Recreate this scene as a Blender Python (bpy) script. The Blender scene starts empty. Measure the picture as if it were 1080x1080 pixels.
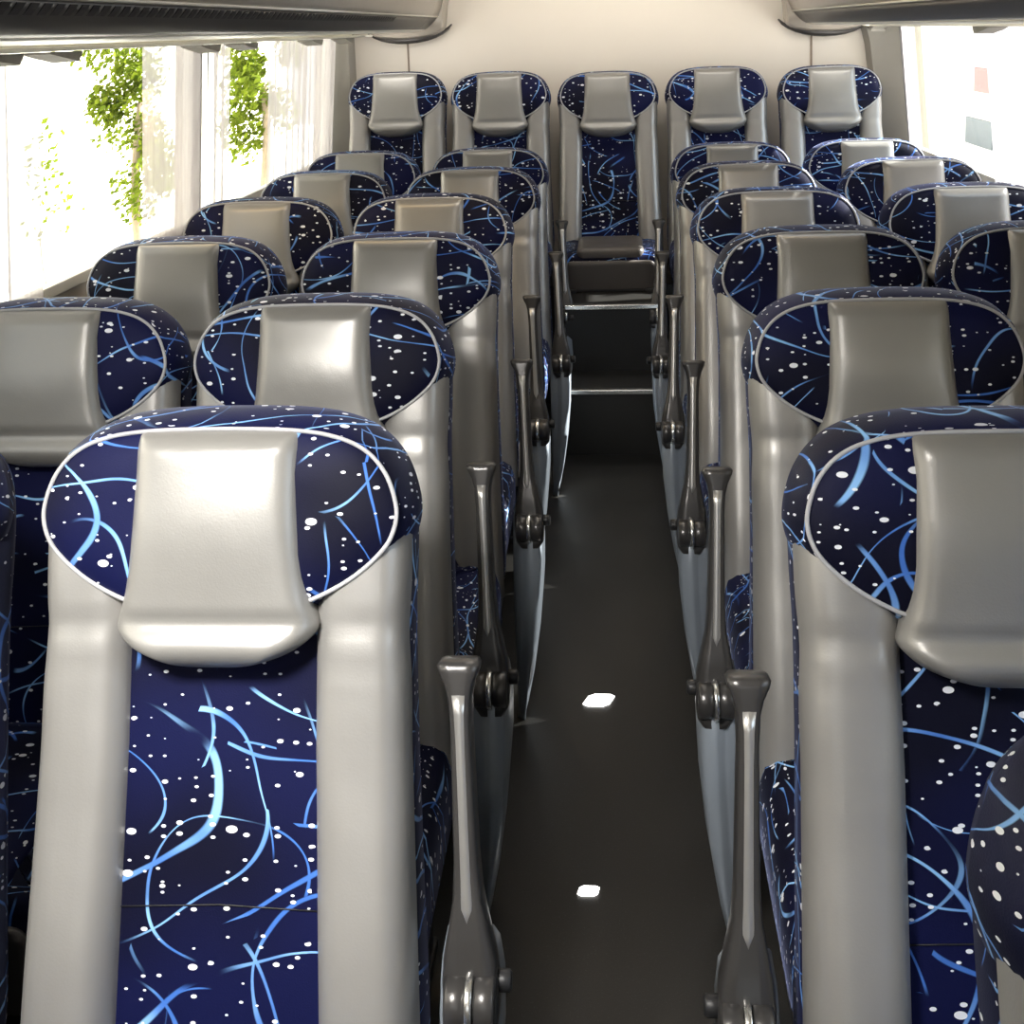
import bpy, bmesh, math, random
from mathutils import Vector, Matrix

random.seed(7)
scene = bpy.context.scene
COL = scene.collection
T = math.radians(17.0)
ST, CT = math.sin(T), math.cos(T)
EYE = 1.62

# ------------------------------------------------------------------ materials
class NT:
    """small helper to write node trees tersely"""
    def __init__(self, name):
        self.m = bpy.data.materials.new(name); self.m.use_nodes = True
        self.t = self.m.node_tree; self.t.nodes.clear()
        self.out = self.t.nodes.new('ShaderNodeOutputMaterial')
    def n(self, typ, **kw):
        nd = self.t.nodes.new(typ)
        for k, v in kw.items(): setattr(nd, k, v)
        return nd
    def put(self, sock, v):
        if hasattr(v, 'is_output') or isinstance(v, bpy.types.NodeSocket): self.t.links.new(v, sock)
        else: sock.default_value = v
    def math(self, op, a, b=None, c=None, clamp=False):
        nd = self.n('ShaderNodeMath', operation=op, use_clamp=clamp)
        self.put(nd.inputs[0], a)
        if b is not None: self.put(nd.inputs[1], b)
        if c is not None: self.put(nd.inputs[2], c)
        return nd.outputs[0]
    def vmath(self, op, a, b=None, scale=None):
        nd = self.n('ShaderNodeVectorMath', operation=op)
        self.put(nd.inputs[0], a)
        if b is not None: self.put(nd.inputs[1], b)
        if scale is not None: self.put(nd.inputs['Scale'], scale)
        return nd.outputs[0]
    def noise(self, vec, scale, detail=2.0, out='Fac'):
        nd = self.n('ShaderNodeTexNoise')
        if vec is not None: self.put(nd.inputs['Vector'], vec)
        nd.inputs['Scale'].default_value = scale; nd.inputs['Detail'].default_value = detail
        return nd.outputs[out]
    def mix(self, fac, a, b):
        nd = self.n('ShaderNodeMix', data_type='RGBA')
        self.put(nd.inputs[0], fac); self.put(nd.inputs[6], a); self.put(nd.inputs[7], b)
        return nd.outputs[2]
    def mrange(self, v, a, b, c=0.0, d=1.0, smooth=True):
        nd = self.n('ShaderNodeMapRange', interpolation_type='SMOOTHSTEP' if smooth else 'LINEAR')
        self.put(nd.inputs[0], v)
        for i, q in enumerate((a, b, c, d)): nd.inputs[i+1].default_value = q
        return nd.outputs[0]
    def bsdf(self, color, rough=0.5, metal=0.0, spec=0.5, normal=None, emis=None, estr=0.0):
        b = self.n('ShaderNodeBsdfPrincipled')
        self.put(b.inputs['Base Color'], color); self.put(b.inputs['Roughness'], rough)
        b.inputs['Metallic'].default_value = metal
        b.inputs['Specular IOR Level'].default_value = spec
        if normal is not None: self.put(b.inputs['Normal'], normal)
        if emis is not None:
            self.put(b.inputs['Emission Color'], emis); b.inputs['Emission Strength'].default_value = estr
        return b.outputs[0]
    def bump(self, h, strength=0.2, dist=0.01):
        nd = self.n('ShaderNodeBump'); nd.inputs['Strength'].default_value = strength
        nd.inputs['Distance'].default_value = dist; self.put(nd.inputs['Height'], h)
        return nd.outputs[0]
    def done(self, sh):
        self.t.links.new(sh, self.out.inputs['Surface']); return self.m

def rgb(r, g, b): return (r, g, b, 1.0)

def plain(name, color, rough=0.5, metal=0.0, spec=0.5, var=0.12, scale=12.0, bump=0.05):
    k = NT(name); tc = k.n('ShaderNodeTexCoord').outputs['Object']
    nz = k.noise(tc, scale, 3.0)
    c2 = tuple(min(1.0, x*(1+var)) for x in color[:3]) + (1.0,)
    c1 = tuple(x*(1-var) for x in color[:3]) + (1.0,)
    col = k.mix(nz, c1, c2)
    bmp = k.bump(k.noise(tc, scale*9, 3.0), bump, 0.004) if bump else None
    return k.done(k.bsdf(col, rough, metal, spec, bmp))

def make_fabric():
    k = NT('navy_printed_fabric')
    uv = k.n('ShaderNodeTexCoord').outputs['UV']
    rnd = k.n('ShaderNodeObjectInfo').outputs['Random']
    cx = k.n('ShaderNodeCombineXYZ'); k.put(cx.inputs[0], k.math('MULTIPLY', rnd, 23.7)); k.put(cx.inputs[1], k.math('MULTIPLY', rnd, 41.3))
    base = k.vmath('ADD', uv, cx.outputs[0])
    warp = k.noise(base, 5.0, 1.0, 'Color')
    p = k.vmath('ADD', base, k.vmath('SCALE', k.vmath('SUBTRACT', warp, (0.5, 0.5, 0.5)), scale=0.07))
    lines = None
    # fans of long arcs: rings around scattered far-off centres, cut off at cell borders, faded in and out
    #          scale  turns  half-width(m)  stretch        offset   keep
    for (S, K, W, st, off, keep) in ((2.3, 3.6, .0026, (.8, 1.5, 1), 3.1, .39), (2.9, 3.1, .0024, (1.5, .75, 1), 11.7, .46),
                                     (1.7, 4.6, .0030, (.7, 1.3, 1), 27.9, .42), (2.6, 3.0, .0020, (1.2, 1.35, 1), 53.3, .44)):
        q = k.vmath('ADD', k.vmath('MULTIPLY', p, st), (off, off*1.7, 0))
        vo = k.n('ShaderNodeTexVoronoi', voronoi_dimensions='2D', feature='F1')
        k.put(vo.inputs['Vector'], q); vo.inputs['Scale'].default_value = S
        sep = k.n('ShaderNodeSeparateColor'); k.put(sep.inputs[0], vo.outputs['Color'])
        ph = k.math('FRACT', k.math('MULTIPLY_ADD', vo.outputs['Distance'], K, sep.outputs[0]))
        d = k.math('ABSOLUTE', k.math('SUBTRACT', ph, 0.5))
        wn = k.math('MULTIPLY', k.mrange(k.noise(q, 6.0, 1.0), .3, .7, .5, 1.4), W*S*K)
        m = k.math('MULTIPLY', k.math('SUBTRACT', 1.25, k.math('DIVIDE', d, wn)), 1.8, clamp=True)
        m = k.math('MULTIPLY', m, k.math('GREATER_THAN', vo.outputs['Distance'], .27))
        m = k.math('MULTIPLY', m, k.mrange(k.noise(q, 5.0, 1.0), keep, keep+.06))
        lines = m if lines is None else k.math('MAXIMUM', lines, m)
    tone = k.noise(base, 9.0, 1.0)
    lcol = k.mix(k.mrange(tone, .36, .68), rgb(.05, .15, .50), rgb(.25, .49, .82))
    navy = k.mix(k.mrange(k.noise(base, 3.0, 1.0), .35, .65), rgb(.0014, .0016, .010), rgb(.0026, .0042, .038))
    col = k.mix(lines, navy, lcol)
    dots = None
    for S, rad, thr in ((30.0, .13, .80), (62.0, .15, .76)):
        vo = k.n('ShaderNodeTexVoronoi', voronoi_dimensions='2D', feature='F1')
        k.put(vo.inputs['Vector'], k.vmath('MULTIPLY', base, (.75, 1.2, 1))); vo.inputs['Scale'].default_value = S
        sep = k.n('ShaderNodeSeparateColor'); k.put(sep.inputs[0], vo.outputs['Color'])
        on = k.math('GREATER_THAN', sep.outputs[0], thr)
        r = k.math('MULTIPLY_ADD', sep.outputs[1], rad, .06)
        m = k.math('MULTIPLY', k.math('LESS_THAN', vo.outputs['Distance'], r), on)
        dots = m if dots is None else k.math('MAXIMUM', dots, m)
    col = k.mix(dots, col, rgb(.78, .80, .84))
    bmp = k.bump(k.noise(base, 420.0, 2.0), .12, .002)
    b = k.n('ShaderNodeBsdfPrincipled')
    k.put(b.inputs['Base Color'], col); b.inputs['Roughness'].default_value = .62
    b.inputs['Specular IOR Level'].default_value = .15
    b.inputs['Sheen Tint'].default_value = (.5, .58, 1, 1); b.inputs['Sheen Weight'].default_value = .13; b.inputs['Sheen Roughness'].default_value = .35
    k.put(b.inputs['Normal'], bmp)
    return k.done(b.outputs[0])

def make_leather(name, c, metal=.45, rough=.36):
    k = NT(name); tc = k.n('ShaderNodeTexCoord').outputs['Object']
    nz = k.noise(tc, 9.0, 3.0)
    col = k.mix(nz, tuple(x*.93 for x in c)+(1,), tuple(min(1, x*1.05) for x in c)+(1,))
    h = k.math('ADD', k.math('MULTIPLY', k.noise(tc, 350.0, 2.0), .12), k.math('MULTIPLY', k.noise(tc, 13.0, 2.0), .9))
    return k.done(k.bsdf(col, k.mrange(nz, .2, .8, rough-.05, rough+.07), metal, .5, k.bump(h, .22, .006)))

def make_curtain():
    k = NT('sheer_white_curtain'); tc = k.n('ShaderNodeTexCoord').outputs['Object']
    weave = k.noise(k.vmath('MULTIPLY', tc, (1, 1, .06)), 60.0, 2.0)
    c = k.mix(weave, rgb(.29, .262, .275), rgb(.37, .355, .362))
    d = k.n('ShaderNodeBsdfDiffuse'); k.put(d.inputs[0], c)
    tr = k.n('ShaderNodeBsdfTranslucent'); k.put(tr.inputs[0], c)
    m1 = k.n('ShaderNodeMixShader'); m1.inputs[0].default_value = .62
    k.t.links.new(d.outputs[0], m1.inputs[1]); k.t.links.new(tr.outputs[0], m1.inputs[2])
    tp = k.n('ShaderNodeBsdfTransparent')
    m2 = k.n('ShaderNodeMixShader'); m2.inputs[0].default_value = .25
    k.t.links.new(m1.outputs[0], m2.inputs[1]); k.t.links.new(tp.outputs[0], m2.inputs[2])
    return k.done(m2.outputs[0])

def make_glass():
    k = NT('clear_window_glass')
    tp = k.n('ShaderNodeBsdfTransparent'); tp.inputs[0].default_value = rgb(.95, .97, .96)
    gl = k.n('ShaderNodeBsdfGlossy'); gl.inputs['Roughness'].default_value = .02
    m = k.n('ShaderNodeMixShader'); k.put(m.inputs[0], k.mrange(k.noise(k.n('ShaderNodeTexCoord').outputs['Object'], 1.0), 0, 1, .03, .05))
    k.t.links.new(tp.outputs[0], m.inputs[1]); k.t.links.new(gl.outputs[0], m.inputs[2])
    return k.done(m.outputs[0])

def make_floor():
    k = NT('dark_vinyl_floor'); tc = k.n('ShaderNodeTexCoord').outputs['Object']
    n1 = k.noise(k.vmath('MULTIPLY', tc, (1, .5, 1)), 2.2, 2.0)
    col = k.mix(n1, rgb(.009, .009, .0088), rgb(.023, .0215, .019))
    sp = k.math('GREATER_THAN', k.noise(tc, 300.0, 1.0), .68)
    col = k.mix(k.math('MULTIPLY', sp, .25), col, rgb(.08, .08, .08))
    return k.done(k.bsdf(col, k.mrange(n1, .3, .7, .34, .5), 0, .35, k.bump(k.noise(tc, 240.0, 2.0), .08, .002)))

def make_leaf(name, c1, c2):
    k = NT(name)
    g = k.n('ShaderNodeNewGeometry').outputs['Random Per Island']
    col = k.mix(g, c1, c2)
    d = k.n('ShaderNodeBsdfDiffuse'); k.put(d.inputs[0], col)
    tr = k.n('ShaderNodeBsdfTranslucent'); k.put(tr.inputs[0], k.mix(.4, col, rgb(.3, .38, .04)))
    m = k.n('ShaderNodeMixShader'); m.inputs[0].default_value = .4
    k.t.links.new(d.outputs[0], m.inputs[1]); k.t.links.new(tr.outputs[0], m.inputs[2])
    return k.done(m.outputs[0])

def emissive(name, c, s):
    k = NT(name); nz = k.noise(k.n('ShaderNodeTexCoord').outputs['Object'], 30.0)
    return k.done(k.bsdf(rgb(.8, .8, .8), .3, emis=k.mix(nz, c, rgb(1, 1, 1)), estr=s))

FAB = make_fabric()
LEA = make_leather('silver_leather', (.34, .33, .312))
LEA2 = make_leather('grey_headrest_leather', (.28, .272, .255), .35, .36)
LEAD = make_leather('dark_taupe_leather', (.10, .088, .08), .2, .42)
PIPE = plain('light_grey_piping', rgb(.38, .38, .39), .5, 0, .4)
ARM = plain('graphite_armrest_plastic', rgb(.065, .062, .06), .28, .5, .5, .1, 20, .02)
STEEL = plain('brushed_steel', rgb(.72, .72, .70), .22, .95, .5, .06, 40, .02)
SHELLP = plain('grey_side_panel_plastic', rgb(.22, .25, .285), .34, .1, .5, .08, 14, .03)
INLAY = plain('satin_silver_inlay', rgb(.50, .49, .47), .3, .75, .5, .06, 30, .02)
BLACK = plain('black_plastic', rgb(.015, .015, .016), .45, 0, .4, .2, 20, .03)
DARK = plain('dark_grey_metal', rgb(.04, .04, .042), .5, .3, .4, .2, 20, .03)
CREAM = plain('cream_wall_panel', rgb(.84, .77, .67), .5, 0, .3, .03, 3, .01)
SEAM = plain('brown_panel_seam', rgb(.25, .19, .14), .6)
POST = plain('taupe_corner_trim', rgb(.30, .28, .24), .5, 0, .3, .06, 6)
RACKM = plain('taupe_rack_plastic', rgb(.36, .32, .27), .3, .15, .5, .1, 5, .02)
RACKD = plain('dark_rack_strip', rgb(.035, .031, .028), .38, 0, .5, .15, 8, .02)
LIPM = plain('beige_rack_lip', rgb(.80, .77, .68), .35, 0, .4, .06, 8, .02)
CURT = make_curtain(); GLASS = make_glass(); FLOOR = make_floor()
HEADER = plain('grey_curtain_header', rgb(.34, .32, .28), .7, 0, .2, .15, 30)
TAN = plain('tan_wall_lining', rgb(.42, .38, .32), .6, 0, .3, .06, 6)

# ------------------------------------------------------------------ mesh helpers
def link(name, me, mat, parent=None, smooth=True):
    o = bpy.data.objects.new(name, me); COL.objects.link(o)
    if mat is not None and not me.materials: me.materials.append(mat)
    if smooth:
        for p in me.polygons: p.use_smooth = True
    if parent is not None: o.parent = parent
    return o

def tag(o, label=None, cat=None, group=None, kind=None):
    if label: o['label'] = label
    if cat: o['category'] = cat
    if group: o['group'] = group
    if kind: o['kind'] = kind
    return o

def empty(name, loc, label=None, cat=None, group=None):
    o = bpy.data.objects.new(name, None); COL.objects.link(o); o.location = loc
    o.empty_display_size = .1
    return tag(o, label, cat, group)

def back_map(zr=1.153):
    return lambda u, s, d: (u*.965, -s*.93*ST - d*CT, zr - s*.93*CT + d*ST)

def catmull(pts, per=4):
    """resample an open polyline smoothly"""
    out = []; n = len(pts)
    for i in range(n-1):
        p0 = pts[max(i-1, 0)]; p1 = pts[i]; p2 = pts[i+1]; p3 = pts[min(i+2, n-1)]
        for j in range(per):
            t = j/per
            out.append(tuple(.5*((2*b) + (c-a)*t + (2*a-5*b+4*c-d)*t*t + (-a+3*b-3*c+d)*t**3) for a, b, c, d in zip(p0, p1, p2, p3)))
    out.append(tuple(pts[-1]))
    return out

def mirror_outline(half, per=4, sx=1.0, lin=False):
    """half: points with u>=0 going from top centre to bottom centre -> closed outline"""
    h = half if lin else catmull(half, per)
    h = [(u*sx, s) for u, s in h]
    return h + [(-u, s) for u, s in reversed(h[1:-1])]

def inset_normals(ol):
    n = len(ol); area = sum(ol[i][0]*ol[(i+1) % n][1] - ol[(i+1) % n][0]*ol[i][1] for i in range(n))
    sg = 1 if area > 0 else -1
    res = []
    for i in range(n):
        a = ol[i-1]; b = ol[(i+1) % n]
        tx, ty = b[0]-a[0], b[1]-a[1]; l = math.hypot(tx, ty) or 1
        res.append((-ty/l*sg, tx/l*sg))
    return res, sg

def slab(outline, profile, fmap, front=0, close_back=True, dfun=None, rings=3):
    """pillow / slab: outline (u,s) swept through profile [(inset,d)...] from back to front."""
    nm, sg = inset_normals(outline); n = len(outline)
    verts, uvs, faces = [], [], []
    ts = [0.0]
    for a, b in zip(profile, profile[1:]): ts.append(ts[-1] + math.hypot(b[0]-a[0], b[1]-a[1]))
    tf = ts[front] if front else ts[-1]
    cu = sum(p[0] for p in outline)/n; cs = sum(p[1] for p in outline)/n
    for (ins, d), t in zip(profile, ts):
        for (u, s), (nx, ny) in zip(outline, nm):
            uu, ss = u + nx*ins, s + ny*ins
            dd = d + (dfun(uu, ss) if dfun else 0)
            verts.append(fmap(uu, ss, dd))
            off = -(tf - t) if t < tf else ins
            uvs.append((u + nx*off, -(s + ny*off)))
    R = len(profile)
    last = [(u + nx*profile[-1][0], s + ny*profile[-1][0]) for (u, s), (nx, ny) in zip(outline, nm)]
    for r in range(1, rings+1):                      # inner rings shrink towards the centre
        f = 1 - r/(rings+1)
        for u, s in last:
            uu, ss = cu + (u-cu)*f, cs + (s-cs)*f
            verts.append(fmap(uu, ss, profile[-1][1] + (dfun(uu, ss) if dfun else 0))); uvs.append((uu, -ss))
    R += rings
    for r in range(R-1):
        for i in range(n):
            j = (i+1) % n
            faces.append((r*n+i, r*n+j, (r+1)*n+j, (r+1)*n+i))
    c = len(verts); verts.append(fmap(cu, cs, profile[-1][1] + (dfun(cu, cs) if dfun else 0))); uvs.append((cu, -cs))
    for i in range(n): faces.append(((R-1)*n+i, (R-1)*n+(i+1) % n, c))
    if close_back: faces.append(tuple(reversed(range(n))))
    return raw_mesh(verts, faces, uvs)

def raw_mesh(verts, faces, uvs=None, name='m'):
    me = bpy.data.meshes.new(name); me.from_pydata(verts, [], faces); me.validate()
    if uvs:
        ul = me.uv_layers.new(name='UVMap')
        for lp in me.loops: ul.data[lp.index].uv = uvs[lp.vertex_index]
    bm = bmesh.new(); bm.from_mesh(me); bmesh.ops.recalc_face_normals(bm, faces=bm.faces); bm.to_mesh(me); bm.free()
    return me

def tube(pts, r, closed=False, sides=8):
    verts, faces, uvs = [], [], []
    n = len(pts); P = [Vector(p) for p in pts]; acc = 0
    for i in range(n):
        if closed: t = P[(i+1) % n] - P[i-1]
        else: t = P[min(i+1, n-1)] - P[max(i-1, 0)]
        t.normalize(); ref = Vector((0, 1, 0)) if abs(t.y) < .9 else Vector((1, 0, 0))
        a = t.cross(ref).normalized(); b = t.cross(a)
        rr = r(i) if callable(r) else r
        for k in range(sides):
            an = 2*math.pi*k/sides
            verts.append(tuple(P[i] + a*math.cos(an)*rr + b*math.sin(an)*rr)); uvs.append((i*.01, k*.002))
    m = n if closed else n-1
    for i in range(m):
        j = (i+1) % n
        for k in range(sides):
            l = (k+1) % sides
            faces.append((i*sides+k, i*sides+l, j*sides+l, j*sides+k))
    if not closed:
        faces.append(tuple(range(sides))); faces.append(tuple((n-1)*sides+k for k in range(sides)))
    return raw_mesh(verts, faces, uvs)

def loft(sections):
    """sections: lists of xyz loops of one length, capped at both ends"""
    n = len(sections[0]); verts = [p for s in sections for p in s]; faces = []
    for r in range(len(sections)-1):
        for i in range(n):
            j = (i+1) % n
            faces.append((r*n+i, r*n+j, (r+1)*n+j, (r+1)*n+i))
    faces.append(tuple(range(n))); faces.append(tuple((len(sections)-1)*n+i for i in range(n)))
    return raw_mesh(verts, faces, [(v[0]+v[1], v[2]) for v in verts])

def box(x0, x1, y0, y1, z0, z1, bevel=0.0, seg=2):
    bm = bmesh.new(); bmesh.ops.create_cube(bm, size=1)
    for v in bm.verts: v.co = ((x0+x1)/2+v.co.x*(x1-x0), (y0+y1)/2+v.co.y*(y1-y0), (z0+z1)/2+v.co.z*(z1-z0))
    if bevel: bmesh.ops.bevel(bm, geom=list(bm.edges), offset=bevel, segments=seg, profile=.6, affect='EDGES')
    me = bpy.data.meshes.new('b'); bm.to_mesh(me); bm.free(); return me

def join(meshes, name='j'):
    bm = bmesh.new()
    for m in meshes: bm.from_mesh(m)
    me = bpy.data.meshes.new(name); bm.to_mesh(me); bm.free(); return me

def disc(cx, cy, cz, r, half, seg=24, bevel=.003):
    """short drum with its axis along x"""
    secs = []
    for x, rr in ((-half, r-bevel), (-half+bevel, r), (half-bevel, r), (half, r-bevel)):
        secs.append([(cx+x, cy+rr*math.cos(2*math.pi*k/seg), cz+rr*math.sin(2*math.pi*k/seg)) for k in range(seg)])
    return loft(secs)

def flat(o, ang=35):
    for p in o.data.polygons: p.use_smooth = False
    return o

# ------------------------------------------------------------------ the passenger seat
HEAD = [(0, 0), (.06, .0008), (.11, .004), (.15, .011), (.187, .025), (.216, .047), (.237, .077), (.249, .11), (.254, .142),
        (.250, .170), (.238, .196), (.215, .222), (.185, .246), (.150, .266), (.115, .279), (.06, .284), (0, .284)]
PANEL = [(0, .017), (.05, .017), (.095, .0185), (.106, .026), (.1055, .08), (.107, .15), (.112, .22), (.119, .262), (.127, .286),
         (.122, .300), (.104, .318), (.074, .333), (.038, .342), (0, .345)]
SHELL = [(0, .02), (.13, .022), (.19, .04), (.228, .08), (.242, .14), (.243, .22), (.241, .30), (.244, .45), (.251, .65), (.257, .78), (.258, .85), (.253, .90),
         (.235, .938), (.20, .958), (.15, .963), (.08, .964), (0, .964)]

def bolster_mesh(side, sx, fmap):
    rows, cols = 60, 14
    verts, uvs, faces = [], [], []
    for i in range(rows+1):
        s = .15 + (.94-.15)*i/rows
        f = max(0, min(1, (s-.45)/.45))
        xi = .1235 + .010*f; xo = (.2455 if s < .45 else .2455 + .0125*f) - .004*math.exp(-((s-.305)/.05)**2)
        xo *= sx
        H = .034 + .016*math.exp(-((s-.78)/.2)**2)
        H -= .0045*math.exp(-((s-.300)/.004)**2) + .003*math.exp(-((s-.288)/.012)**2)
        H += .0009*math.sin(s*140)*math.exp(-((s-.335)/.02)**2)      # small wrinkles under the seam
        for j in range(cols+1):
            t = j/cols; t = .5 - .5*math.cos(math.pi*t)
            e = -.006 + (-.022+.006)*t
            d = e + (H-e)*max(0, 1-abs(2*t-1)**3.6)**.55
            if s > .9: d -= (s-.9)*.6
            u = xi + (xo-xi)*t
            verts.append(fmap(side*u, s, d)); uvs.append((side*u, -s))
    for i in range(rows):
        for j in range(cols):
            a = i*(cols+1)+j
            faces.append((a, a+1, a+cols+2, a+cols+1))
    return raw_mesh(verts, faces, uvs)

ARM_W = [(.343, .0195), (.348, .0225), (.357, .0210), (.372, .0155), (.392, .0118), (.43, .0105), (.52, .0115), (.60, .0125), (.645, .0150),
         (.685, .0215), (.715, .0265), (.745, .0285), (.775, .0285), (.800, .026), (.815, .018)]

def arm_mesh(side, fmap, uc=.309):
    secs = []
    for s, w in ARM_W:
        w *= 1.22; uc = .306 + .018*(s-.322)/.49
        tip = .6 if s < .347 else 1.0
        hf, hb = .018*tip, -.046*tip
        if s > .66: hf += .006
        loop = []
        for (a, b) in ((-1, .55), (-.82, .92), (-.4, 1), (0, .93), (.4, 1), (.82, .92), (1, .55), (1, -.5), (.8, -1), (-.8, -1), (-1, -.5)):
            d = hf*b if b > 0 else -hb*b
            loop.append(fmap(side*uc + a*w, s, d - .016))
        secs.append(loop)
    return loft(secs)

def inlay_mesh(side, fmap):
    secs = []
    for s, w in ((.385, .0125), (.41, .0095), (.45, .0085), (.55, .0088), (.62, .0095), (.655, .011), (.675, .008)):
        uc = .306 + .018*(s-.322)/.49
        secs.append([fmap(side*uc + a*w, s, d) for a, d in ((-1, -.004), (-.6, .0030), (0, .0042), (.6, .0030), (1, -.004))])
    return loft(secs)

def side_panel_mesh(side, z0):
    """aisle-side leg panel: bulged thin shell standing on the floor"""
    secs = []
    for z, xo, yf, yb in ((0.0, .285, -.255, -.13), (.03, .292, -.265, -.11), (.12, .308, -.275, -.09), (.25, .325, -.28, -.07), (.38, .336, -.275, -.06),
                          (.47, .338, -.262, -.06), (.53, .334, -.245, -.07), (.565, .328, -.225, -.09), (.58, .318, -.205, -.11)):
        z = z0 + z*(.495-z0)/.58; yf += .022
        xi = .272
        xm = (xi+xo)/2
        pts = [(xi, yb), (xi, yf+.022), (xi+.004, yf+.014), (xm-.010, yf+.012), (xm-.004, yf+.010), (xm+.004, yf+.001), (xm+.010, yf), (xo-.006, yf+.003), (xo, yf+.016), (xo+.003, (yf+yb)/2), (xo, yb)]
        secs.append([(side*x, y, z) for x, y in pts])
    return loft(secs)

def rrect(x0, x1, y0, y1, r, per=5):
    pts = []
    for cx, cy, a0 in ((x1-r, y1-r, 0), (x0+r, y1-r, 90), (x0+r, y0+r, 180), (x1-r, y0+r, 270)):
        for k in range(per+1):
            a = math.radians(a0+90*k/per); pts.append((cx+r*math.cos(a), cy+r*math.sin(a)))
    return pts

def panel_mesh(f):
    """grey headrest cover: flat top, slightly waisted sides, U-shaped puffed bottom"""
    half = catmull(PANEL[3:], 8)
    def w(s):
        for (u0, s0), (u1, s1) in zip(half, half[1:]):
            if s0 <= s <= s1: return u0 + (u1-u0)*(s-s0)/max(1e-6, s1-s0)
        return .106 if s < .1 else 0.0
    rows, cols = 64, 30; s0, s1 = .030, .344
    V, UV, F = [], [], []
    for i in range(rows+1):
        t = i/rows; s = s0 + (s1-s0)*(t if t < .75 else .75 + .25*math.sin((t-.75)/.25*math.pi/2))
        wd = max(.012, w(s)) - .010*max(0, 1-(s-s0)/.012)**2
        for j in range(cols+1):
            a = -math.cos(math.pi*j/cols); u = wd*a*1.04
            e = min(wd*(1-abs(a)), s-s0+.001, (s1-s)*1.2+.0005)
            d = .034 + .026*(1-math.exp(-e/.009)) + .013*math.exp(-((s-.16)/.09)**2)*(1-.5*a*a) + .010*math.exp(-((s-.318)/.02)**2)*(1-math.exp(-e/.02))
            d -= .014*max(0, (.064-s)/.035)**1.5
            d -= .006*math.exp(-((s-.284)/.012)**2)
            edge = i in (0, rows) or j in (0, cols)
            V.append(f(u, s, d)); UV.append((u, -s))
    n = cols+1
    for i in range(rows):
        for j in range(cols): F.append((i*n+j, i*n+j+1, (i+1)*n+j+1, (i+1)*n+j))
    ring = [j for j in range(n)] + [i*n+cols for i in range(1, rows+1)] + [rows*n+j for j in range(cols-1, -1, -1)] + [i*n for i in range(rows-1, 0, -1)]
    b0 = len(V)
    for k in ring:
        V.append(f(UV[k][0], -UV[k][1], -.004)); UV.append(UV[k])
    for q in range(len(ring)):
        r = (q+1) % len(ring); F.append((ring[q], ring[r], b0+r, b0+q))
    return raw_mesh(V, F, UV)

MESH = {}
def seat_meshes(key, sx, z0):
    f = back_map()
    head = mirror_outline(HEAD, 4, sx); shell = mirror_outline(SHELL, 4, sx)
    fh = lambda u, s, d: f(u, s + .16*max(0, d+.05)*max(0, 1-s/.15), d)   # the front face starts lower than the rim
    L = dict(
        shell=slab(shell, [(.02, -.118), (.008, -.108), (0, -.085), (0, -.035), (.004, -.014), (.011, -.004), (.018, 0), (.022, 0)], f, rings=5),
        head=slab(head, [(.02, -.085), (.004, -.072), (0, -.05), (.001, -.025), (.006, .002), (.013, .022), (.02, .034), (.028, .039), (.05, .045), (.08, .049)], fh, front=6, rings=4),
        panel=panel_mesh(f),
        bl=bolster_mesh(-1, sx, f), br=bolster_mesh(1, sx, f))
    nm, _ = inset_normals(head)
    L['pipe'] = tube([fh(u+nx*.0195, s+ny*.0195, .0350) for (u, s), (nx, ny) in zip(head, nm)], .0029, True)
    # thread-fine seams: cross seam on the fabric strip, crease seam below the headrest
    L['seam'] = tube([f(u*.1, .655+.004*abs(u), .0012) for u in (-1.3, -.9, -.4, 0, .4, .9, 1.3)], .0009, False, 6)
    cm = lambda u, s, d: (u, -s, .25+d)
    fr = .70 if key == 'row' else .60
    L['cushion'] = slab(rrect(-.246*sx, .246*sx, .225, fr, .05), [(.02, 0), (0, .02), (0, .10), (.01, .135), (.03, .152), (.07, .160)], cm, rings=3)
    L['cush_panel'] = slab(rrect(-.15*sx, .15*sx, .24, fr-.01, .03), [(0, .10), (0, .158), (.006, .168), (.03, .174)], cm, rings=3)
    L['cush_front'] = slab(rrect(-.20*sx, .20*sx, -.015, .125, .03), [(0, 0), (0, .006), (.004, .012), (.015, .015)], lambda u, s, d: (u, -(fr-.002+d), .25+s))
    L['frame'] = box(-.23*sx, .23*sx, -.62, -.25, max(.22, z0+.005), .256, .008)
    L['leg1'] = join([box(-.20, -.15, -.62, -.56, z0, .24 if z0 < .2 else z0+.01, .004), box(-.20, -.15, -.34, -.28, z0, .24 if z0 < .2 else z0+.01, .004), box(-.205, -.145, -.64, -.26, z0, z0+.02, .004)])
    L['leg2'] = join([box(.15, .20, -.62, -.56, z0, .24 if z0 < .2 else z0+.01, .004), box(.15, .20, -.34, -.28, z0, .24 if z0 < .2 else z0+.01, .004), box(.145, .205, -.64, -.26, z0, z0+.02, .004)])
    for sd, nmz in ((-1, 'l'), (1, 'r')):
        L['arm'+nmz] = arm_mesh(sd, f); L['inl'+nmz] = inlay_mesh(sd, f); L['side'+nmz] = side_panel_mesh(sd, z0)
        px, py, pz = f(sd*.323, .765, .004)
        L['pva'+nmz] = disc(px-.0175, py, pz, .031, .0125); L['pvb'+nmz] = disc(px+.0175, py, pz, .031, .0125)
        L['pvc'+nmz] = disc(px, py, pz, .036, .0042, bevel=.001)
        qx, qy, qz = f(sd*.362, .748, -.02)
        L['knob'+nmz] = disc(qx, qy, qz, .013, .010, 16)
    MESH[key] = L

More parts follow.
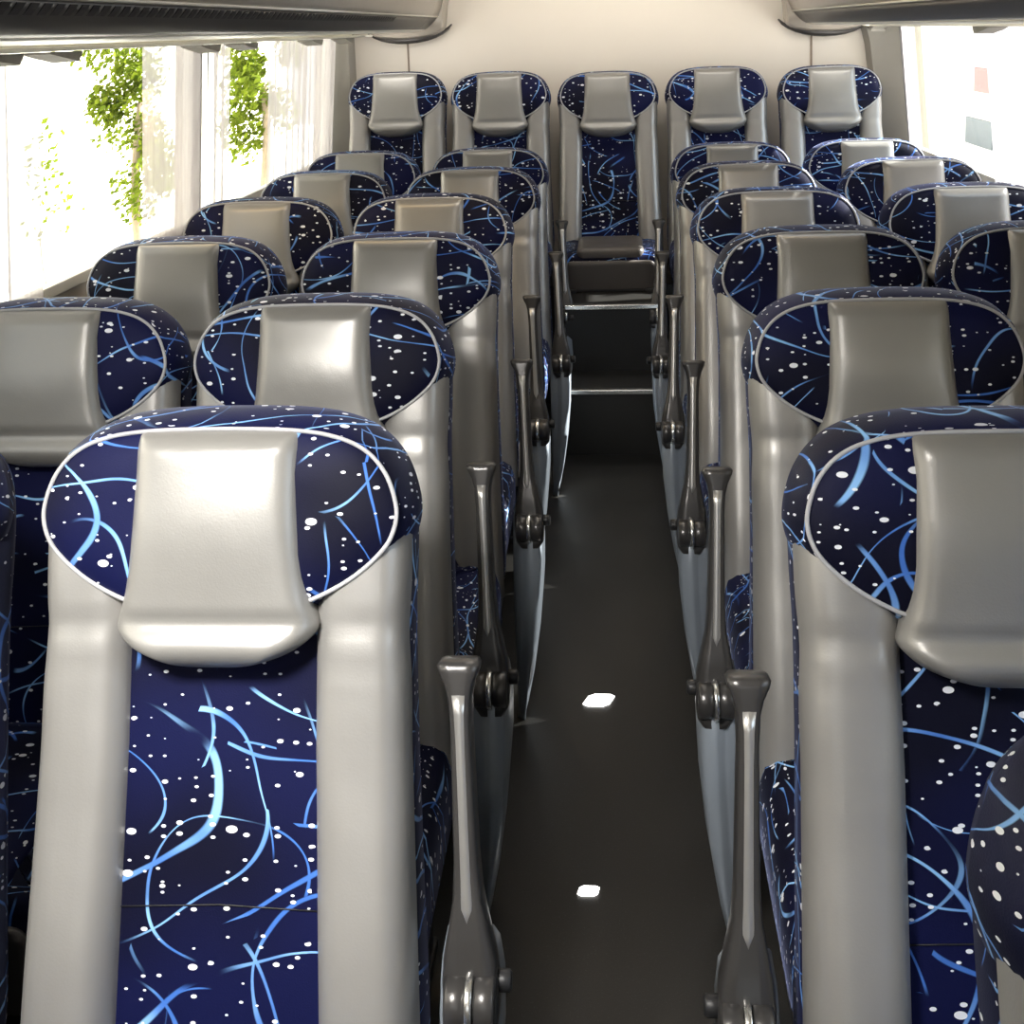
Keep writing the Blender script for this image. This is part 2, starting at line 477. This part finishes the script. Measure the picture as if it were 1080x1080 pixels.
seat_meshes('row', 1.0, 0.0)
seat_meshes('bench', .945, .240)
PROTO = {}
def seat_proto(kind, arm):
    """kind row|bench, arm 'l','r' or None = which side carries the armrest and leg panel"""
    L = MESH[kind]
    r = empty('passenger_seat', (0, 0, 0))
    link('backrest', L['shell'], FAB, r)
    sm = link('seam', L['seam'], BLACK, r)
    link('side_bolster', L['bl'], LEA, r); link('side_bolster', L['br'], LEA, r)
    h = link('headrest', L['head'], FAB, r)
    link('piping', L['pipe'], PIPE, h)
    link('headrest_panel', L['panel'], LEA2, h)
    c = link('seat_cushion', L['cushion'], FAB, r); link('cushion_panel', L['cush_panel'], LEAD if kind == 'bench' else FAB, c); link('cushion_front', L['cush_front'], LEAD, c)
    link('seat_frame', L['frame'], DARK, r, False)
    link('leg', L['leg1'], DARK, r, False); link('leg', L['leg2'], DARK, r, False)
    if arm:
        a = link('armrest', L['arm'+arm], ARM, r)
        link('arm_inlay', L['inl'+arm], INLAY, a)
        link('pivot_disc', L['pva'+arm], ARM, a); link('pivot_disc', L['pvb'+arm], ARM, a); link('pivot_washer', L['pvc'+arm], STEEL, a)
        p = link('side_panel', L['side'+arm], SHELLP, r)
        link('recline_knob', L['knob'+arm], BLACK, p)
    return r

def copy_tree(o, parent=None):
    c = o.copy(); COL.objects.link(c)
    if parent is not None: c.parent = parent
    for ch in list(o.children): copy_tree(ch, c)
    return c

def place(kind, arm, x, y, z, label, group):
    k = (kind, arm)
    if k not in PROTO: PROTO[k] = seat_proto(kind, arm); o = PROTO[k]
    else: o = copy_tree(PROTO[k])
    o.location = (x, y, z)
    return tag(o, label, 'bus seat', group)

ORD = {0: 'nearest', 1: 'first', 2: 'second', 3: 'third', 4: 'fourth', 5: 'fifth', 6: 'sixth'}
LA = [(1, -.532, 1.500), (2, -.571, 2.210), (3, -.544, 2.920), (4, -.564, 3.630), (5, -.523, 4.340), (6, -.530, 5.050)]
LW = [(1, -1.106, 1.49), (2, -1.090, 2.210), (3, -1.085, 2.920), (4, -1.091, 3.630), (5, -1.057, 4.340), (6, -1.064, 5.050)]
RA = [(0, .476, .770), (1, .466, 1.471), (2, .480, 2.181), (3, .479, 2.891), (4, .467, 3.601), (5, .459, 4.311), (6, .470, 5.021)]
RW = [(3, 1.005, 2.891), (4, 1.014, 3.601), (5, 1.017, 4.311), (6, 1.003, 5.021)]
LA = [(r, x*(1-.075/y), y) for r, x, y in LA]; LW = [(r, x*(1-.06/y), y) for r, x, y in LW]
RA = [(r, x*(1-.075/y) if r else x, y) for r, x, y in RA]; RW = [(r, x*(1-.06/y), y) for r, x, y in RW]
for r, x, y in LA:
    lab = ('brightly lit blue and silver bus seat, frontmost beside the aisle on the tree side' if r == 1 else
           f'blue and silver aisle seat in {ORD[r]} row from the front on the tree side')
    place('row', 'r', x, y, 0, lab, 'aisle seats on the tree side')
for r, x, y in LW:
    lab = ('blue bus seat cut off by the frame edge, beside the brightly lit front seat' if r == 1 else
           f'blue and silver window seat in {ORD[r]} row from the front under the tree windows')
    place('row', None, x, y, 0, lab, 'window seats on the tree side')
for r, x, y in RA:
    lab = ('navy seat back peeking in at the bottom right corner of the photo' if r == 0 else
           f'blue and grey aisle seat in {ORD[r]} row behind the cropped corner seat back, treeless side')
    place('row', 'l', x, y, .018 if r == 0 else 0, lab, 'aisle seats on the plain white window side')
for r, x, y in RW:
    lab = {3: 'window seat cut off by the frame edge below the white windows', 4: 'window seat under the white windows, second from the frame edge',
           5: 'window seat under the white windows, third from the frame edge, whitest top', 6: 'window seat under the white windows, directly ahead of the rear bench'}[r]
    place('row', None, x, y, 0, 'blue and grey ' + lab, 'window seats on the plain white window side')
BN = [('rear bench seat beside the curtained corner under the long vented rack', -1.002), ('rear bench seat between the tree-side corner seat and the middle seat', -.523),
      ('middle rear bench seat facing straight down the aisle, whole backrest visible', -.032), ('rear bench seat between the middle seat and the white-window corner seat', .459),
      ('rear bench seat in the corner beside the white window and grey post', .964)]
for (lab, x), z in zip(BN, (.302, .289, .275, .281, .271)):
    place('bench', None, x, 5.691, z, 'blue and silver ' + lab, 'seats of the rear bench')

# ------------------------------------------------------------------ the setting
def struct(name, me, mat, parent=None, smooth=False):
    o = link(name, me, mat, parent, smooth)
    if parent is None: o['kind'] = 'structure'
    return o

Y0, Y1 = -.9, 5.86
WX, ZL = 1.365, 1.0
def lean(me):
    """the coach sides lean inwards above the waist line"""
    for v in me.vertices:
        if v.co.z > ZL: v.co.x -= math.copysign(.09*(v.co.z-ZL), v.co.x)
    return me
struct('floor', box(-1.40, 1.40, Y0, 5.19, -.06, 0), FLOOR)
struct('floor_rear_deck', box(-1.40, 1.40, 5.20, Y1, -.06, .523), FLOOR)
def step(name, y0, y1, z0, z1, x0, x1):
    o = struct(name, box(x0, x1, y0, y1, z0, z1), FLOOR)
    struct('step_nosing', box(x0, x1, y0-.006, y0+.022, z1-.014, z1+.004, .003), STEEL, o)
step('floor_step', 4.53, 4.815, 0, .254, -.215, .180)
step('floor_step', 4.81, 5.20, 0, .521, -.215, .180)
struct('ceiling', box(-1.40, 1.40, Y0, Y1+.06, 2.08, 2.14), CREAM)
struct('wall_back', box(-1.40, 1.40, Y1, Y1+.06, -.06, 2.08), CREAM)
for i, x in enumerate((-.972, .910)):
    struct(f'trim_{i+1}', box(x-.004, x+.004, Y1-.006, Y1, 1.1, 2.08), SEAM)

struct('wall_front', join([box(-1.40, 1.40, Y0-.06, Y0, -.06, 1.15), box(-1.40, 1.40, Y0-.06, Y0, 1.75, 2.08), box(-1.40, -1.0, Y0-.06, Y0, 1.15, 1.75), box(.6, 1.40, Y0-.06, Y0, 1.15, 1.75)]), TAN)

def side_wall(name, sg, wins, sill, top):
    """wall with openings; wins = [(y0, y1)...]"""
    x0, x1 = (WX, WX+.06) if sg > 0 else (-WX-.06, -WX)
    parts = [box(x0, x1, Y0, Y1, -.06, ZL), box(x0, x1, Y0, Y1, ZL, sill), box(x0, x1, Y0, Y1, top, 2.08)]
    ys = [Y0] + [v for w in wins for v in w] + [Y1]
    for a, b in zip(ys[0::2], ys[1::2]): parts.append(box(x0, x1, a, b, sill, top))
    struct(name, lean(join(parts)), TAN)
WL = [(.2, 1.95), (2.0, 3.82), (3.86, 5.70)]
WR = [(.2, 1.30), (3.25, 5.74)]  # solid stretch between openings is unseen, put there to block the sun
side_wall('wall_left', -1, WL, 1.02, 1.80); side_wall('wall_right', 1, WR, 1.0, 1.80)
def window(i, sg, y0, y1, z0, z1):
    xa, xb = (WX-.005, WX+.025) if sg > 0 else (-WX-.025, -WX+.005)
    fr = join([box(xa, xb, y0, y1, z0, z0+.03, .004), box(xa, xb, y0, y1, z1-.03, z1, .004), box(xa, xb, y0, y0+.03, z0, z1, .004), box(xa, xb, y1-.03, y1, z0, z1, .004)])
    o = struct(f'window_{i}', lean(fr), LIPM)
    xm = sg*(WX+.035)
    p = lean(raw_mesh([(xm, y0, z0), (xm, y1, z0), (xm, y1, z1), (xm, y0, z1)], [(0, 1, 2, 3)]))
    struct('window_pane', p, GLASS, o)
for i, (a, b) in enumerate(WL): window(i+1, -1, a, b, 1.02, 1.80)
for i, (a, b) in enumerate(WR): window(i+4, 1, a, b, 1.0, 1.80)
# rear corner posts
struct('trim_3', box(-1.34, -1.225, 5.70, 5.858, .6, 2.07, .012), POST)
cp = [[(1.345, 5.858, z), (xo, 5.858, z), (xo+.012, 5.78, z), (1.345, 5.73, z)] for z, xo in ((.6, 1.205), (1.1, 1.20), (1.3, 1.175), (1.5, 1.15), (1.62, 1.12), (2.07, 1.10))]
struct('trim_4', loft(cp), POST)

# ------------------------------------------------------------------ overhead racks
def rack(sg, zb, label):
    P = [(.745, .40), (.752, .25), (.762, .17), (.774, .115), (.787, .082), (.799, .062)]
    Q = [(.799, .062), (.812, .046), (.828, .030), (.846, .016), (.858, .011)]
    S = [(.858, .011), (.868, .0065), (.885, .003), (.92, 0), (1.0, 0), (1.10, .006), (1.10, .02)]
    def strip(pr, y0, y1, close=None, ny=24):
        pts = list(pr)
        if close: pts = pts + close
        n = len(pts)
        secs = []
        for k in range(ny+1):
            y = y0 + (y1-y0)*k/ny
            secs.append([(sg*x, y, zb+z) for x, z in pts])
        return loft(secs)
    root = link('luggage_rack', strip(P, Y0+.05, 5.70, [(1.19, .07), (1.14, .40)]), RACKM, None)
    tag(root, label, 'luggage rack', 'overhead luggage racks')
    link('dark_strip', strip(Q, Y0+.05, 5.70, [(.90, .02), (.86, .06)]), RACKD, root)
    link('lip', strip(S, Y0+.05, 5.69, [(1.0, .03), (.90, .022)]), LIPM, root)
    # vent slots: slanted black recesses along the upper half of the strip, as one grille
    bars = []
    if sg < 0:
        y = 1.3
        while y < 4.6:
            bars.append(loft([[(sg*(x-.0015), y+dy+o2, zb+z) for x, z in ((.8025, .058), (.8085, .050), (.8175, .0415))] + [(sg*(x+.004), y+dy+o2, zb+z) for x, z in ((.8175, .0415), (.8085, .050), (.8025, .058))] for dy, o2 in ((0, 0), (.026, 0))]))
            y += .042
        link('vent_grille', join(bars), BLACK, root, False)
    # highlight bead and rounded end cap that droops in front of the rear wall
    link('trim_bead', tube([(sg*.7955, y, zb+.0665) for y in (Y0+.06, 1, 2, 3, 4, 5, 5.69)], .0032), LIPM, root)
    secs = []
    for k in range(9):
        t = k/8; y = 5.66 + .19*t; e = math.sqrt(max(0.0, 1-(t*.55)**2))
        loop = []
        for a in range(21):
            th = math.pi*a/20
            cx, hx = .965, .215
            x = cx - hx*math.cos(th)*e if math.cos(th) > 0 else cx - hx*.95*math.cos(th)
            z = .055 - (.055+.050*(.4+.6*t))*math.sin(th)**.8
            if x < .775: x = .775
            loop.append((sg*x, y, zb+z))
        loop += [(sg*1.16, y, zb+.38), (sg*.755, y, zb+.38), (sg*.765, y, zb+.15)]
        secs.append(loop)
    link('end_cap', loft(secs), RACKD if False else RACKM, root)
    dk = []
    for k in range(13):
        t = k/12; y = 5.835 - .10*math.sin(math.pi*t)
        th = math.pi*(.08 + .80*t)
        x = .965 - .215*math.cos(th); z = .062 - .098*math.sin(th)**.8
        dk.append((sg*x, y, zb+z))
    link('end_cap_edge', tube(dk, lambda i: .004+.013*math.sin(math.pi*i/12)), RACKD, root)
    return root
rack(-1, 1.621, 'long dark taupe overhead rack with slotted vent strip above the tree windows')
rack(1, 1.592, 'overhead luggage rack with smooth dark strip above the white windows')

# ------------------------------------------------------------------ curtains
def curtain(sg, y0, y1, z0, z1, label, freq=26.0, amp=.018, dense=None, seed=0):
    rnd = random.Random(seed); ph = [rnd.uniform(0, 6.28) for _ in range(4)]
    ny = max(24, int((y1-y0)*150)); nz = 10
    verts, faces, uvs = [], [], []
    for j in range(nz+1):
        v = j/nz; z = z0 + (z1-z0)*v
        for i in range(ny+1):
            t = i/ny; y = y0 + (y1-y0)*t
            a = amp*(.75+.25*v)
            if dense: a *= .25 + .75*min(1, max(0, (t-dense[0])/.12))*min(1, max(0, (dense[1]-t)/.05))
            w = math.sin(y*freq*2*math.pi/2.2+ph[0]+.5*v) + .5*math.sin(y*freq*2*math.pi/1.37+ph[1]-.8*v) + .35*math.sin(y*freq*4.9+ph[2])
            x = WX - .036 + a*w*.62
            verts.append((sg*x, y, z)); uvs.append((y, z))
    for j in range(nz):
        for i in range(ny):
            a = j*(ny+1)+i
            faces.append((a, a+1, a+ny+2, a+ny+1))
    o = link('curtain', lean(raw_mesh(verts, faces, uvs)), CURT)
    tag(o, label, 'curtain', 'sheer white window curtains')
    # gathered header tabs hanging from the rail under the rack
    n = max(2, int((y1-y0)/.45)); step_ = (y1-y0)/n
    for q in range(n):
        ya = y0 + step_*(q+.15); yb = min(ya + .17, y1 - .09)
        link('curtain_header', loft([[(sg*(1.13+.06*c), y, z) for c, z in ((0, z1), (1, z1), (1, z1-h), (0, z1-h*.9))]
                        for y, h in ((ya, .004), (ya+.05, .012), (yb-.02, .024), (yb, .005))]), HEADER, o, False)
    return o
ZL_, ZR_ = 1.606, 1.578
curtain(-1, 2.10, 2.67, .98, ZL_, 'pleated white curtain at the frame edge above the second tree-side seat', 26, .014, None, 1)
curtain(-1, 3.30, 4.07, .98, ZL_, 'sheer white curtain half veiling the wall between the two trees', 28, .014, (.5, 1.0), 2)
curtain(-1, 4.55, 5.685, .98, ZL_, 'wide white curtain in the rear tree-side corner beside the bench', 24, .013, None, 3)
curtain(1, 5.55, 5.72, .98, ZR_, 'narrow white curtain beside the grey post by the bench corner seat', 22, .014, None, 4)
curtain(1, 3.20, 4.40, .98, ZR_, 'pleated white curtain at the frame edge beside the red sign', 24, .016, None, 5)
def rail(sg, z, label):
    o = link('curtain_rail', join([box(min(sg*1.10, sg*1.20), max(sg*1.10, sg*1.20), .3, 5.66, z, z+.010, .003), box(min(sg*1.196, sg*1.238), max(sg*1.196, sg*1.238), .3, 5.66, z+.002, z+.03, .003)]), LIPM, None, False)
    tag(o, label, 'curtain rail')
rail(-1, 1.6075, 'pale curtain rail under the vented rack over the tree windows')
rail(1, 1.5795, 'pale curtain rail under the rack over the white windows')

# ------------------------------------------------------------------ glowing floor spots: small emissive patches on the aisle floor
GLOW = emissive('glowing_floor_spot', rgb(1, .97, .9), 6.0)
def floor_spot(x, y, w, l, sk, label):
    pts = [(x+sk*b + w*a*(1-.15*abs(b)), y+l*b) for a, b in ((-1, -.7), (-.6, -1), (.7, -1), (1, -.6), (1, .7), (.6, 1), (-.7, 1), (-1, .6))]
    o = link('floor_spot', loft([[(px, py, z) for px, py in pts] for z in (.0005, .003)]), GLOW, None, False)
    tag(o, label, 'floor light', 'small bright spots on the aisle floor')
floor_spot(-.068, 2.775, .035, .026, .010, 'larger bright spot on the aisle floor, further from the camera')
floor_spot(-.080, 2.10, .021, .013, .003, 'smaller bright spot on the aisle floor, closer to the camera')

# ------------------------------------------------------------------ outdoors
GROUND = plain('pale_concrete_ground', rgb(.75, .73, .68), .8, 0, .2, .08, 1)
PALEY = plain('pale_yellow_render', rgb(.84, .82, .70), .8, 0, .2, .08, 4)
WHITEW = plain('white_render', rgb(.88, .87, .86), .8, 0, .2, .04, 3)
REDS = plain('red_sign_paint', rgb(.40, .19, .195), .6)
GREYW = plain('grey_blue_shutter', rgb(.14, .17, .20), .5)
BARK = plain('grey_brown_bark', rgb(.24, .19, .13), .9, 0, .2, .3, 12, .3)
LEAF = make_leaf('bright_green_leaf', rgb(.022, .045, .004), rgb(.14, .18, .014))
struct('ground', box(-30, 30, -6, 45, -1.7, -1.6), GROUND)

def tree(loc, spread, zr, n, size, label, trunk, clumps=9, seed=0):
    rd = random.Random(seed)
    r = empty('tree', loc, label, 'tree', 'trees outside the windows')
    secs = []
    for k in range(8):
        t = k/7; rr = trunk[1]*(1-.45*t); cx = .12*math.sin(t*4+seed)*t; cy = trunk[2]*t
        secs.append([(cx+rr*math.cos(2*math.pi*q/10), cy+rr*math.sin(2*math.pi*q/10), t*trunk[0]) for q in range(10)])
    link('trunk', loft(secs), BARK, r)
    verts, faces = [], []
    cl = []
    for k in range(clumps):
        cl.append((rd.gauss(0, .45)*spread[0], rd.uniform(-1, 1)*spread[1]*.72, zr[0] + (zr[1]-zr[0])*(k+.5)/clumps, rd.uniform(.55, 1.0)))
    for _ in range(n):
        c = rd.choice(cl); a = rd.uniform(0, 6.28); b = math.acos(rd.uniform(-1, 1)); R = rd.random()**.4*c[3]
        p = Vector((c[0]+R*spread[0]*.8*math.sin(b)*math.cos(a), c[1]+R*spread[1]*.5*math.sin(b)*math.sin(a), c[2]+R*.42*math.cos(b)))
        n1 = Vector((rd.gauss(0, 1), rd.gauss(0, 1), rd.gauss(0, 1))).normalized(); n2 = n1.orthogonal().normalized(); n3 = n1.cross(n2)
        s = size*rd.uniform(.6, 1.3); i = len(verts)
        verts += [tuple(p+n2*s), tuple(p+n3*s*.5+n2*s*.1), tuple(p-n2*s), tuple(p-n3*s*.5+n2*s*.1)]
        faces.append((i, i+1, i+2, i+3))
    link('foliage', raw_mesh(verts, faces), LEAF, r, False)
tree((-5.0, 12.45, -1.6), (.45, .62), (1.6, 5.2), 7500, .042, 'leafy green tree with bare trunk seen through the front tree-side window gap', (2.6, .07, .1), 24, 3)
tree((-5.0, 16.9, -1.6), (.5, .62), (1.75, 5.2), 6000, .055, 'darker slender tree framed by the narrow gap between two curtains', (2.6, .09, .3), 20, 5)
tree((-5.2, 10.7, -1.6), (.3, .30), (1.6, 2.4), 150, .04, 'sparse sapling of few yellow leaves beside the leafy tree', (1.7, .012, .1), 6, 8)
# pale boundary wall behind the trees
bl = link('garden_wall', box(-9.2, -9.0, 4, 34, -1.6, 5.0), PALEY, None, False)
tag(bl, 'pale sunlit garden wall standing behind the trees', 'wall')
# building on the other side
b = empty('building', (9.0, 22.0, -1.6), 'overexposed white building with red sign and grey shutter beyond the white windows', 'building')
link('facade', box(-.6, .6, -18, 14, 0, 5.5), WHITEW, b, False)
link('sign_board', box(-.66, -.60, 6.4, 7.7, 1.42, 1.98, .01), REDS, b, False)
link('shutter', box(-.66, -.60, 6.2, 8.3, .18, .80, .01), GREYW, b, False)

# ------------------------------------------------------------------ camera
f = 1300.0
pitch, yaw, roll = .1700119, .0866772, -.0349892
CX, CY = 540.0, 254.0        # the optical axis: the picture is the lower crop of a taller photograph
def ray(u, v):
    c, s = math.cos(roll), math.sin(roll); a, bb = u-CX, v-CY
    px, py = c*a+s*bb, -s*a+c*bb
    x, d, uu = px/f, 1.0, -py/f
    c, s = math.cos(pitch), math.sin(pitch); y, z = c*d+s*uu, -s*d+c*uu
    c, s = math.cos(yaw), math.sin(yaw)
    return Vector((c*x-s*y, s*x+c*y, z))
o0 = ray(CX, CY)
R = (ray(CX+1, CY)-o0).normalized(); U = (o0-ray(CX, CY+1)).normalized(); Bk = -o0.normalized()
cam_d = bpy.data.cameras.new('camera'); cam = bpy.data.objects.new('camera', cam_d); COL.objects.link(cam)
cam_d.sensor_width = 36; cam_d.lens = f/1080*36; cam_d.shift_x = (540-CX)/1080; cam_d.shift_y = (CY-540)/1080; cam_d.clip_start = .02; cam_d.clip_end = 200
M = Matrix(((R.x, U.x, Bk.x, 0), (R.y, U.y, Bk.y, 0), (R.z, U.z, Bk.z, EYE), (0, 0, 0, 1)))
cam.matrix_world = M
scene.camera = cam

# ------------------------------------------------------------------ light
w = bpy.data.worlds.new('world'); scene.world = w; w.use_nodes = True
bg = w.node_tree.nodes['Background']; bg.inputs[0].default_value = (.96, .98, 1.0, 1); bg.inputs[1].default_value = 1.7
def lamp(typ, name, loc, aim, energy, color=(1, 1, 1), **kw):
    d = bpy.data.lights.new(name, typ); d.energy = energy; d.color = color
    for k, v in kw.items(): setattr(d, k, v)
    o = bpy.data.objects.new(name, d); COL.objects.link(o); o.location = loc
    o.rotation_euler = (Vector(aim)-Vector(loc)).to_track_quat('-Z', 'Y').to_euler()
    return o
lamp('SUN', 'sun', (6, 8.8, 7.3), (0, 6.2, 2.6), 34.0, (1, .97, .92), angle=math.radians(.8))
# broad sky-bounce from both sides: warm off the sunlit garden wall, cool from the open sky
lamp('SUN', 'warm_bounce', (-6, 2.0, 2.2), (0, 2.4, 0), 2.0, (1, .82, .55), angle=math.radians(70))
lamp('SUN', 'cool_bounce', (6, 2.0, 2.6), (0, 2.4, 0), 2.6, (.5, .72, 1), angle=math.radians(70))
# added area lamp brightening the first row, added fill lamp above the aisle
lamp('AREA', 'first_row_fill', (-.72, .45, 2.06), (-.55, 1.45, .75), 38, (1, .97, .93), shape='RECTANGLE', size=.45, size_y=.45, spread=math.radians(75))
lamp('AREA', 'aisle_fill', (0, 2.8, 2.07), (0, 2.8, 0), 4, (1, .95, .88), shape='RECTANGLE', size=.35, size_y=1.4)
lamp('AREA', 'rear_wall_fill', (-.03, 5.30, 2.07), (-.03, 5.75, 1.35), 15, (1, .95, .87), shape='RECTANGLE', size=1.9, size_y=.3)  # added fill lamp brightening the rear wall
for sg in (-1, 1):
    lamp('AREA', 'rear_corner_fill', (sg*.98, 5.50, 1.575), (sg*.98, 5.86, 1.38), .7, (1, .96, .9), shape='RECTANGLE', size=.3, size_y=.08)  # added fill lamps lifting the rear wall corners
# added strips under the racks tinting the seats: warm one side, cool the other
lamp('AREA', 'rack_tint_fill', (-.98, 3.3, 1.585), (-.80, 3.3, 1.0), 11, (1, .70, .34), shape='RECTANGLE', size=.14, size_y=4.6)
lamp('AREA', 'rack_tint_fill', (.98, 3.3, 1.560), (.80, 3.3, 1.0), 7, (.60, .78, 1), shape='RECTANGLE', size=.14, size_y=4.6)
for sg, wins in ((-1, WL), (1, WR)):
    for (a, b2) in wins:
        p = lamp('AREA', 'window_portal', (sg*1.43, (a+b2)/2, 1.40), (0, (a+b2)/2, 1.40), 1, shape='RECTANGLE', size=(b2-a), size_y=.80)
        p.data.cycles.is_portal = True
        p.rotation_euler = (math.pi/2, 0, math.pi/2 if sg > 0 else -math.pi/2)
pf = lamp('AREA', 'front_portal', (-.2, Y0, 1.45), (-.2, 1, 1.45), 1, shape='RECTANGLE', size=1.6, size_y=.6); pf.data.cycles.is_portal = True

scene.view_settings.view_transform = 'Standard'
scene.view_settings.look = 'None'
scene.view_settings.exposure = 0.0
scene.cycles.max_bounces = 10; scene.cycles.transparent_max_bounces = 12
